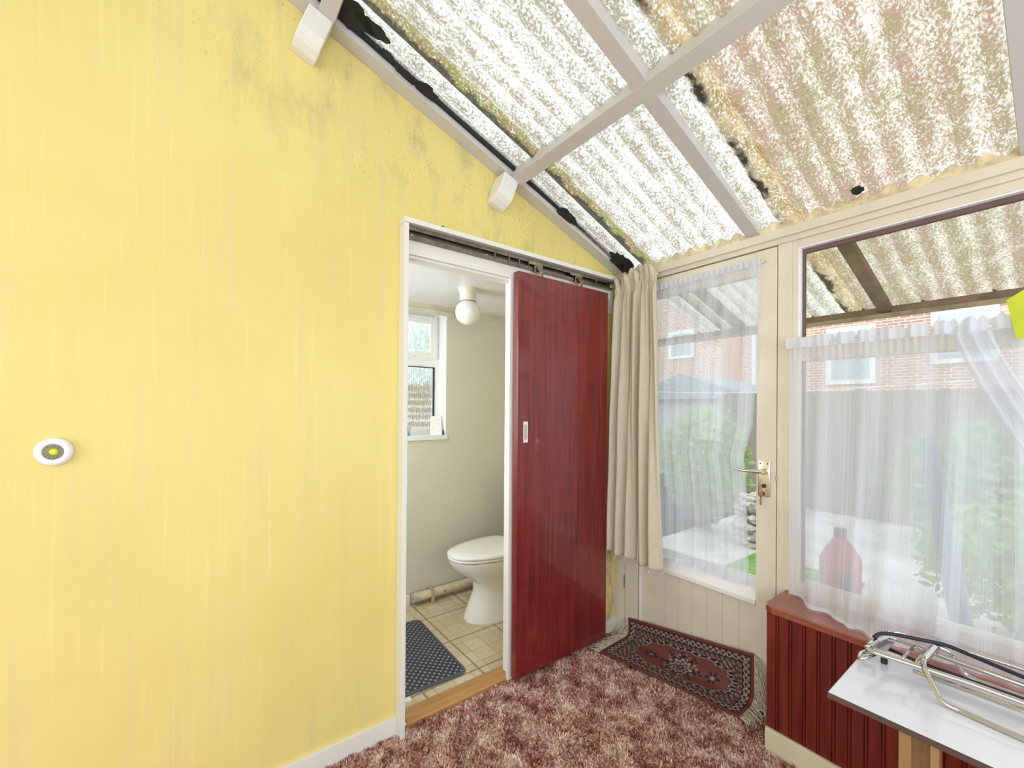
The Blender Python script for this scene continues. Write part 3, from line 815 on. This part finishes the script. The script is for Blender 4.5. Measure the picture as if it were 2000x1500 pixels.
# ------------------------------------------------------------------ table and folded trolley
t = thing('side_table', (1.6, -.33, 0), 'low table with glossy white laminate top against the red dwarf wall', 'table')
B().box(1.236, 2.25, -.523, -.14, .535, .55, .0015).out('table_top', FORMICA, t)
B().box(1.2355, 2.25, -.5245, -.523, .534, .549).box(1.2345, 1.236, -.523, -.14, .534, .549).out('edging', simple('purple_brown_edge', (.11, .07, .06), .5), t)
B().box(1.362, 1.386, -.44, -.40, 0, .535, .001).box(1.42, 1.436, -.44, -.40, 0, .535, .001).out('leg', simple('light_oak_leg', (.40, .25, .11), .5, var=.15), t)
B().box(1.386, 1.42, -.428, -.412, 0, .535).out('leg_panel', BROWNW, t)
B().box(2.15, 2.2, -.44, -.40, 0, .535, .001).out('leg', simple('light_oak_leg.001', (.40, .25, .11), .5, var=.15), t)

g = thing('folded_trolley', (1.5, -.24, .56), 'folded chrome tube luggage trolley lying on the white table', 'trolley')
r_ = .0065; XE = 1.95
B().tube([(XE, -.300, .610), (1.469, -.297, .610), (1.287, -.325, .612), (1.268, -.322, .613), (1.279, -.262, .618), (1.291, -.182, .614), (1.384, -.188, .61), (1.459, -.191, .61), (XE, -.22, .61)], r_, 12, smooth=.02).out('handle_loop', CHROME, g, smooth=True)
B().tube([(1.359, -.262, .572), (1.393, -.257, .57), (XE, -.25, .57)], .0055, 10).out('rail', CHROME, g, smooth=True)
B().tube([(1.385, -.285, .585), (1.6, -.275, .585), (XE, -.27, .585)], .0055, 10).out('rail', CHROME, g, smooth=True)
B().tube([(1.288, -.20, .617), (1.289, -.165, .622), (1.314, -.142, .62), (1.403, -.122, .62), (1.55, -.118, .62), (XE, -.12, .62)], .006, 10, smooth=.02).out('rail', CHROME, g, smooth=True)
B().tube([(XE, -.40, .557), (1.563, -.365, .557), (1.459, -.352, .557), (1.428, -.352, .560), (1.385, -.318, .625), (1.394, -.18, .63), (1.420, -.168, .622), (1.443, -.147, .565), (1.47, -.147, .557), (XE, -.14, .557)], .0062, 14, smooth=.025).out('foot_loop', CHROME, g, smooth=True)
B().tube([(1.3865, -.29, .628), (1.393, -.20, .631)], .009, 14).out('hinge_sleeve', CHROME, g, ang=50)
B().tube([(1.272, -.305, .615), (1.279, -.262, .620)], .0095, 14).out('hinge_sleeve', CHROME, g, ang=50)
B().tube([(1.342, -.316, .612), (1.350, -.185, .612)], .004, 10).out('rung', CHROME, g, smooth=True)
B().tube([(1.371, -.300, .612), (1.374, -.187, .612)], .005, 10).out('rung', CHROME, g, smooth=True)
B().tube([(1.271, -.25, .575), (1.254, -.241, .572), (1.244, -.27, .570), (1.249, -.306, .568), (1.262, -.30, .575), (1.275, -.263, .58)], .006, 12, smooth=.01).out('hook', CHROME, g, smooth=True)
b = B(); A = [Vector(p_) for p_ in ((1.278, -.277, .603), (1.302, -.254, .600), (1.304, -.186, .603), (1.283, -.196, .606))]
b.rings([A, [p_-Vector((0, 0, .004)) for p_ in A]]); b.out('toe_plate', simple('grey_steel_plate', (.42, .40, .39), .35, .7), g, bevel=.001)
B().tube([(1.292, -.215, .590), (1.357, -.218, .583), (1.461, -.211, .58), (XE, -.2, .58)], .0045, 8).out('rod', BLACK, g, smooth=True)
B().box(1.284, 1.299, -.243, -.228, .551, .575, .002).out('foot_pad', BLACK, g)
B().tube([(1.276, -.272, .633), (1.283, -.248, .640), (1.303, -.224, .640), (1.41, -.168, .638), (1.457, -.174, .634), (1.554, -.196, .63), (XE, -.26, .628)], .0052, 10, smooth=.02).out('elastic_cord', BLACK, g, smooth=True)

# ------------------------------------------------------------------ closet: toilet, mat, pipe, lamp, window
def egg(cx, cy, hw, front, back, z, n=48, e=2.3):
    """egg outline: rounded nose at cy-front, flatter back at cy+back"""
    out = []
    for k in range(n):
        a = 2*PI*k/n; c_, s_ = math.cos(a), math.sin(a)
        x = hw*math.copysign(abs(c_)**(2/e), c_)
        L = front if s_ < 0 else back; y = L*math.copysign(abs(s_)**(2/(2.05 if s_ < 0 else 3.5)), s_)
        out.append(Vector((cx+x, cy+y, z)))
    return out
t = thing('toilet', (-.59, -.25, 0), 'white close-coupled toilet with lid down behind the sliding door', 'toilet')
cx = -.59
b = B(); prof = [(.0, .135, .235, .19), (.02, .132, .232, .19), (.08, .118, .205, .18), (.16, .108, .17, .17), (.22, .112, .17, .17), (.255, .130, .215, .18), (.29, .152, .27, .19), (.33, .172, .315, .20), (.365, .181, .337, .20), (.385, .183, .342, .20)]
b.rings([egg(cx, -.33, hw, f_, bk, z) for z, hw, f_, bk in prof]); b.out('bowl', CERA, t, ang=40)
b = B(); b.rings([egg(cx, -.33, .182, .341, .16, .388), egg(cx, -.33, .186, .346, .16, .392), egg(cx, -.33, .186, .346, .16, .400), egg(cx, -.33, .182, .341, .158, .404)]); b.out('seat', CERA, t, ang=35)
b = B(); b.rings([egg(cx, -.33, .184, .343, .155, .406), egg(cx, -.33, .188, .348, .158, .411), egg(cx, -.33, .187, .347, .157, .418), egg(cx, -.33, .175, .330, .148, .426), egg(cx, -.33, .13, .27, .12, .432), egg(cx, -.33, .06, .14, .06, .435)]); b.out('lid', CERA, t, ang=50)
B().box(cx-.235, cx+.235, -.105, .085, .42, .75, .015).out('cistern', CERA, t, ang=40)
B().box(cx-.245, cx+.245, -.115, .087, .752, .792, .01).out('cistern_lid', CERA, t, ang=40)
B().box(cx-.11, cx+.11, -.16, .085, .0, .42, .02).out('pedestal_back', CERA, t, ang=40)
for sx in (-.08, .08): B().box(cx+sx-.02, cx+sx+.02, -.19, -.155, .405, .428, .004).out('hinge', WHITE, t)

b = B(); mm = []
hx0, hx1, hy0, hy1 = -.775, -.158, -1.16, -.80
def rr(x0, x1, y0, y1, r, z, n=6):
    out = []
    for cx_, cy_, a0 in ((x1-r, y1-r, 0), (x0+r, y1-r, PI/2), (x0+r, y0+r, PI), (x1-r, y0+r, 3*PI/2)):
        for k in range(n+1): a = a0+PI/2*k/n; out.append(Vector((cx_+r*math.cos(a), cy_+r*math.sin(a), z)))
    return out
# the mat sits slightly askew
bm_ = thing('bath_mat', (-.46, -.97, 0), 'charcoal dimpled bath mat on the closet vinyl floor', 'mat')
b.rings([rr(hx0+.01, hx1-.01, hy0+.01, hy1-.01, .03, .0015), rr(hx0+.01, hx1-.01, hy0+.01, hy1-.01, .03, .009)]); b.out('pad', mat_bathmat(), bm_)
b.rings if False else None
b = B(); b.rings([rr(hx0, hx1, hy0, hy1, .035, .001), rr(hx0, hx1, hy0, hy1, .035, .007), rr(hx0+.004, hx1-.004, hy0+.004, hy1-.004, .031, .0095), rr(hx0+.012, hx1-.012, hy0+.012, hy1-.012, .025, .0095), rr(hx0+.012, hx1-.012, hy0+.012, hy1-.012, .025, .001)], False)
b.out('binding', simple('grey_binding', (.085, .09, .11), .6), bm_)
B().box(-.155, -.125, -1.155, -1.10, .0005, .0012).out('care_tag', WHITE, bm_)
bm_.rotation_euler = (0, 0, math.radians(-2))

p = thing('waste_pipe', (-.955, -.5, 0), 'capped cream painted pipe along the closet wall by the floor', 'pipe')
B().tube([(-.955, -.715, .052), (-.955, .08, .060)], .028, 24).out('tube', simple('yellowed_cream_pipe', (.66, .57, .38), .4, var=.1, sc=20), p, ang=50)
B().tube([(-.955, -.752, .052), (-.955, -.715, .052)], .031, 24).out('end_cap', simple('grey_end_cap', (.50, .46, .39), .5, var=.2, sc=50), p, ang=50)
B().box(-.93, -.918, -.635, -.612, .0, .085, .001).box(-.985, -.918, -.635, -.612, .083, .087, .001).out('bracket', ALU, p)
B().lathe([(0, .001), (.006, 0)], (-.927, -.53, .056), 'x', 12).out('hole', BLACK, p)

l = thing('globe_light', (-.50, -.615, 2.0), 'white opal globe lamp on the closet ceiling', 'ceiling light')
B().lathe([(.0, 2.0), (.058, 2.0), (.058, 1.992), (.051, 1.985), (.048, 1.95), (.050, 1.924), (.0, 1.924)], (-.51, -.615, 0), 'z', 40).out('base', simple('cream_fitting', (.78, .75, .68), .35, var=.02), l, ang=40)
prof = [(0, -1)]+[(math.sin(a), -math.cos(a)) for a in [k*PI/24 for k in range(1, 20)]]
B().lathe([(r*.074, 1.862+h*.074) for r, h in prof]+[(.046, 1.922)], (-.51, -.615, 0), 'z', 48).out('globe', CERA, l, smooth=True)
B().lathe([(.047, 1.921), (.0495, 1.923), (.047, 1.925)], (-.51, -.615, 0), 'z', 40).out('seal', BLACK, l)

wn = S(thing('window_2', (-1.1, -.9, 1.5), None, None))
X0, X1 = -1.17, -1.115
b = B(); y0, y1 = -1.28, -.493
b.box(X0, X1, y1-.035, y1, zw0, zw1, .002).box(X0, X1, y0, y0+.035, zw0, zw1, .002)
for za, zb in ((zw1-.045, zw1-.001), (zw0+.001, zw0+.05), (1.585, 1.64)): b.box(X0+.002, X1-.002, y0+.03, y1-.03, za, zb)
b.out('frame', UPVC, wn)
b = B(); z0, z1 = 1.64, 1.94
b.box(X1+.0005, X1+.015, y1-.075, y1-.028, z0, z1, .002).box(X1+.0005, X1+.015, y0+.028, y0+.075, z0, z1, .002)
for za, zb in ((z1-.05, z1-.001), (z0+.001, z0+.045)): b.box(X1+.0005, X1+.0135, y0+.07, y1-.07, za, zb)
fs_ = b.out('top_casement', UPVC, wn); B().box(X1+.015, X1+.028, -.98, -.70, 1.643, 1.655, .003).out('handle', UPVC, fs_)
B().box(X1+.001, X1+.004, y1-.0505, y1-.0365, zw0+.05, 1.585).box(X1+.001, X1+.004, y0+.03, y1-.035, 1.578, 1.584).out('gasket', BLACK, wn)
m = M('reeded_privacy_glass'); o_ = m.co(); nz = m.noise(m.scale(o_, (1, 90, 5)), 1.3, 3, .6)
RG = m.done(m.mixs(.6, m.sh('ShaderNodeBsdfTransparent', (.9, .92, .9)), m.sh('ShaderNodeBsdfRefraction', (.95, .96, .95), Roughness=.06, IOR=1.25, Normal=m.bump(nz, 1.0, .02))))
B().box(-1.145, -1.14, y0+.03, y1-.03, zw0+.045, 1.59).out('reeded_pane', RG, wn)
B().box(-1.145, -1.14, y0+.03, y1-.03, 1.63, zw1-.04).out('reeded_pane', RG, wn)
B().box(X1-.02, -.988, yw0-.02, yw1+.005, zw0-.028, zw0+.002, .003).out('sill', UPVC, wn)
S(B().box(-1.115, -1.0, yw1-.004, yw1, zw0, zw1).box(-1.115, -1.0, yw0, yw1, zw1-.004, zw1).out('trim_14', WHITE))
S(B().box(-1.0, -.985, yw0-.04, yw1+.05, 1.935, 1.965, .002).out('trim_15', simple('cream_window_trim', (.70, .66, .56), .5)))
# items on the closet sill
s_ = thing('soap_bottle', (-1.05, -.768, 1.107), 'clear pump bottle with teal and blue label on the closet window sill', 'bottle')
b = B(); b.rings([rr(-1.075, -1.025, -.825, -.765, .02, 1.1075), rr(-1.075, -1.025, -.825, -.765, .02, 1.165), rr(-1.07, -1.03, -.815, -.775, .018, 1.178), rr(-1.06, -1.04, -.805, -.785, .009, 1.184)]); b.out('body', simple('grey_clear_plastic', (.62, .66, .62), .2), s_, ang=50)
b = B(); b.lathe([(.0, 1.182), (.011, 1.182), (.011, 1.198), (.004, 1.20), (.004, 1.222), (.0, 1.222)], (-1.05, -.795, 0), 'z', 18); b.tube([(-1.05, -.80, 1.220), (-1.05, -.775, 1.222), (-1.048, -.757, 1.214)], .005, 10); b.out('pump', WHITE, s_, ang=50)
B().box(-1.0248, -1.0240, -.81, -.78, 1.112, 1.128).out('label', simple('blue_label', (.03, .25, .50), .5), s_)
b = B()
b.tube([(-1.0242, -.795+.006*math.cos(a), 1.136+.006*math.sin(a)) for a in [k*2*PI/14 for k in range(14)]], .0014, 5, True)
b.box(-1.0246, -1.0238, -.802, -.789, 1.146, 1.149).box(-1.0246, -1.0238, -.802, -.789, 1.152, 1.155).box(-1.0246, -1.0238, -.799, -.791, 1.162, 1.170)
b.out('lettering', simple('teal_print', (.01, .16, .15), .5), s_)
for q_ in s_.children: q_.data.transform(Matrix.Translation((0, .027, 0)))
c_ = thing('leaflet_stand', (-1.05, -.54, 1.107), 'white printed leaflet leaning in the closet window corner', 'leaflet')
b = B(); A = [Vector(p_) for p_ in ((-1.045, -.594, 1.1085), (-1.005, -.523, 1.1085), (-1.052, -.506, 1.240), (-1.080, -.574, 1.237))]
b.rings([A, [p_+Vector((-.001, .0012, 0)) for p_ in A]]); b.out('sheet', WHITE, c_)
b = B()
for k in range(9):
    f0, f1 = .12+k*.09, .135+k*.09
    for (a0, a1) in ((.10, .88 if k % 3 else .6),):
        q = [A[0].lerp(A[3], f0).lerp(A[1].lerp(A[2], f0), a0), A[0].lerp(A[3], f0).lerp(A[1].lerp(A[2], f0), a1), A[0].lerp(A[3], f1).lerp(A[1].lerp(A[2], f1), a1), A[0].lerp(A[3], f1).lerp(A[1].lerp(A[2], f1), a0)]
        b.rings([[p_+Vector((.0012, -.0008, 0)) for p_ in q], [p_+Vector((.0007, -.0004, 0)) for p_ in q]])
b.out('printed_lines', simple('grey_print', (.48, .52, .56), .6), c_)
b = B(); b.rings([[Vector(p_) for p_ in ((-1.05, -.508, 1.1085), (-1.01, -.500, 1.1085), (-1.03, -.499, 1.145))], [Vector(p_) for p_ in ((-1.05, -.518, 1.1085), (-1.012, -.515, 1.1085), (-1.035, -.510, 1.14))]])
tag(b.out('blue_packet', simple('blue_plastic', (.02, .12, .62), .3)), 'small blue packet tucked behind the leaflet on the closet sill', 'packet')

# ------------------------------------------------------------------ outside
S(B().box(-14, 12, .18, 30, -.25, -.2).out('ground_1', simple('garden_paving', (.56, .53, .49), .9, var=.2, sc=3)))
LAWN = mat_leaf('lawn_green', (.16, .34, .05), (.30, .52, .10))
b = B(); b.box(-.35, .55, 1.7, 2.72, -.2, -.18)
tag(b.out('lawn', LAWN), 'strip of bright green lawn outside beyond the garden door', 'lawn', kind='stuff')
def eave(x0, x1):
    b_ = B(); b_.box(x0, x1, .90, .95, 1.778, 1.828, .002); o = b_.out('eaves_beam', EXTW, bevel=.002); B().box(x0, x1, .885, .899, 1.770, 1.792).out('lower_batten', simple('tan_batten', (.36, .27, .17), .7, var=.3, sc=14), o)
    return tag(o, 'brown weathered beam carrying the outer edge of the porch roof', 'roof beam')
eb = eave(-1.4, 3.4)
for x in [k*.228+.05 for k in range(0, 14)]:
    B().box(x-.006, x+.006, .92, .932, 1.828, 1.845).out('roof_bolt', BLACK, eb)
b_ = B(); b_.prism([(.18, Zu(.18)-.02), (.95, Zu(.95)+.024), (.95, Zu(.95)+.060), (.18, Zu(.18)+.015)], 'x', 1.03, 1.08)
tag(b_.out('porch_rafter', EXTW), 'brown porch rafter seen through the upper window pane', 'roof beam', 'porch rafters outside')
b_ = B(); b_.prism([(.18, Zu(.18)-.02), (.95, Zu(.95)+.024), (.95, Zu(.95)+.060), (.18, Zu(.18)+.015)], 'x', .33, .38)
tag(b_.out('porch_rafter', EXTW), 'brown porch rafter seen through the door net curtain', 'roof beam', 'porch rafters outside')
b_ = B().box(-1.38, -1.32, .90, .95, -.2, 1.778)
tag(b_.out('porch_post', EXTW), 'brown post at the left corner of the porch outside', 'post')

hs = thing('brick_house', (-2, 12, -.2), 'red brick house with white windows beyond the garden fence', 'house')
B().box(-13, 7, 12, 12.3, -.2, 6.5).out('wall', mat_brick(), hs)
for (xa, xb, za, zb) in ((-2.36, -1.55, 2.1, 3.36), (-.30, .52, 2.5, 3.52), (-7.2, -6.45, 3.2, 3.95), (-4.3, -3.9, 1.9, 3.6), (3.0, 4.2, 2.3, 3.6)):
    f_ = B().box(xa-.12, xb+.12, 11.93, 12.0, za-.12, zb+.14).out('window', WHITE, hs)
    B().box(xa, xb, 11.92, 11.93, za, zb).out('pane', simple('dull_window_pane', (.42, .47, .52), .2), f_)
B().box(-5.4, -4.75, 11.9, 12.0, -.2, 5.5).out('render_panel', simple('pale_orange_brick', (.60, .33, .22), .8), hs)
fn_ = thing('garden_fence', (-1, 6, -.2), 'weathered grey brown board fence at the back of the garden', 'fence')
B().box(-2.1, 6, 5.5, 5.55, -.2, 1.56).out('boards', mat_fence(), fn_)
for x in (-2.0, -.2, 1.6, 3.4): B().box(x, x+.1, 5.44, 5.5, -.2, 1.6).out('post', simple('fence_post', (.24, .2, .17), .8), fn_)
sh_ = thing('neighbour_shed', (-3.4, 7, -.2), 'grey roofed shed beyond the shrub outside the garden door', 'shed')
B().box(-4.6, -2.3, 6.6, 8.4, -.2, 1.5).out('wall', simple('grey_render', (.5, .5, .5), .8), sh_)
b = B(); b.prism([(-4.8, 1.5), (-2.1, 1.5), (-2.1, 1.58), (-3.45, 2.05), (-4.8, 1.58)], 'y', 6.4, 8.6); b.out('roof', simple('slate_roof', (.30, .33, .37), .6), sh_)
def shrub(name, cen, rad, n, label, cat, m_, seed, lf=.05, group=None):
    random.seed(seed); r = thing(name, (cen[0], cen[1], -.2), label, cat, group)
    b_ = B()
    for k in range(n):
        d_ = Vector((random.gauss(0, 1), random.gauss(0, 1), random.gauss(0, 1))).normalized()*random.uniform(.55, 1)
        p_ = Vector(cen)+Vector((d_.x*rad[0], d_.y*rad[1], d_.z*rad[2]))
        a = Vector((random.gauss(0, 1), random.gauss(0, 1), random.gauss(0, .6))).normalized(); s2 = a.orthogonal().normalized()
        L = lf*random.uniform(.6, 1.3); q = [p_, p_+a*L*.5+s2*L*.28, p_+a*L, p_+a*L*.5-s2*L*.28]
        b_.b.faces.new([b_.b.verts.new(v) for v in q])
    b_.out('foliage', m_, r, recalc=False)
    b_ = B()
    for k in range(7):
        e = Vector(cen)+Vector((random.uniform(-.6, .6)*rad[0], random.uniform(-.5, .5)*rad[1], random.uniform(-.2, .6)*rad[2]))
        b_.tube([(cen[0]+random.uniform(-.08, .08), cen[1], -.2), (cen[0], cen[1], cen[2]-rad[2]*.6), e], [.02, .015, .004], 6)
    b_.out('branch', EXTW, r)
LF1 = mat_leaf('shrub_leaf', (.16, .28, .05), (.42, .55, .16)); LF2 = mat_leaf('hedge_leaf', (.12, .24, .10), (.34, .48, .22))
shrub('shrub', (-1.15, 3.2, .62), (.55, .45, .72), 3600, 'pale green leafy shrub seen through the door net curtain', 'shrub', LF1, 1, .08, 'garden shrubs')
shrub('shrub', (1.25, 4.3, .55), (.9, .5, .70), 3200, 'blue green bush behind the right half of the window net', 'shrub', LF2, 2, .09, 'garden shrubs')
shrub('shrub', (1.45, 2.4, .30), (.55, .4, .45), 2400, 'low bright green plant near the window at the lower right', 'shrub', LF1, 3, .07, 'garden shrubs')
random.seed(5); b = B()
for k in range(260):
    x, y, z = random.uniform(-.62, -.15), random.uniform(2.9, 3.1), random.uniform(-.2, 0)
    zz = -.18+.55*random.random(); s2 = random.uniform(.03, .07)
    bmesh.ops.create_icosphere(b.b, subdivisions=1, radius=s2, matrix=Matrix.Translation((x, y, zz)) @ Matrix.Diagonal((1.3, .8, .6, 1)))
tag(b.out('rockery', simple('pale_rubble', (.55, .48, .44), .9, var=.4, sc=12)), 'heap of pale rubble stones beyond the garden door handle', 'rocks', kind='stuff')
b = B(); b.tube([Vector((-3.4+.5*k, 4.0, 1.62-.0*k+.0)) + Vector((0, 0, -.10*math.sin(PI*k/10))) for k in range(11)], .006, 6)
tag(b.out('washing_line', WHITE, smooth=True), 'white washing line sagging across the garden', 'washing line')
cn = thing('red_container', (1.02, .36, .42), 'red plastic container standing outside behind the left of the window net', 'container')
RP = simple('red_plastic', (.62, .05, .07), .4)
b = B(); b.rings([rr(.955, 1.085, .30, .42, .02, .42), rr(.955, 1.085, .30, .42, .02, .66), rr(.975, 1.065, .32, .40, .02, .71), rr(1.0, 1.04, .34, .38, .018, .755)]); b.out('body', RP, cn, ang=50)
B().lathe([(0, .755), (.022, .755), (.024, .79), (0, .79)], (1.02, .36, 0), 'z', 20).out('cap', BLACK, cn)
B().box(1.03, 1.08, .296, .30, .47, .62).out('label', simple('dark_label', (.12, .10, .16), .5), cn)
b = B(); b.box(.93, 1.12, .26, .46, .38, .42, .003).box(.95, .98, .28, .44, -.2, .38).box(1.07, 1.10, .28, .44, -.2, .38)
tag(b.out('plant_stand', simple('grey_stand', (.55, .55, .55), .7)), 'low grey stand outside the window carrying the red container', 'stand')
b = B(); b.tube([(1.253, .62, 1.19), (1.29, .60, .9), (1.33, .58, .65), (1.40, .55, .2), (1.46, .52, -.2)], [.028, .033, .035, .034, .03], 14)
tag(b.out('furled_parasol', simple('slate_blue_cloth', (.20, .26, .36), .8, var=.15), smooth=True), 'furled slate blue parasol leaning outside behind the window net', 'parasol')
# slatted fence outside the closet window
b = B()
for k in range(21): b.box(-2.3, -2.27, -3.5, 1.5, .05+k*.07-.25*(k == 0), .108+k*.07, .004)
for y in (-3.0, -1.2, .6): b.box(-2.34, -2.3, y, y+.07, -.2, 1.52)
tag(b.out('slatted_fence', simple('tan_slats', (.58, .45, .32), .8, var=.15, sc=5)), 'tan horizontal slat fence outside the closet window', 'fence')
shrub('tree', (-5.0, 1.9, 2.0), (.9, 1.9, 1.0), 4200, 'olive green tree above the slat fence outside the closet window', 'tree', LF2, 8, .10)
S(B().box(-8, -1.25, -6, 8, -.25, -.2).out('ground_2', simple('side_path', (.5, .48, .45), .9)))
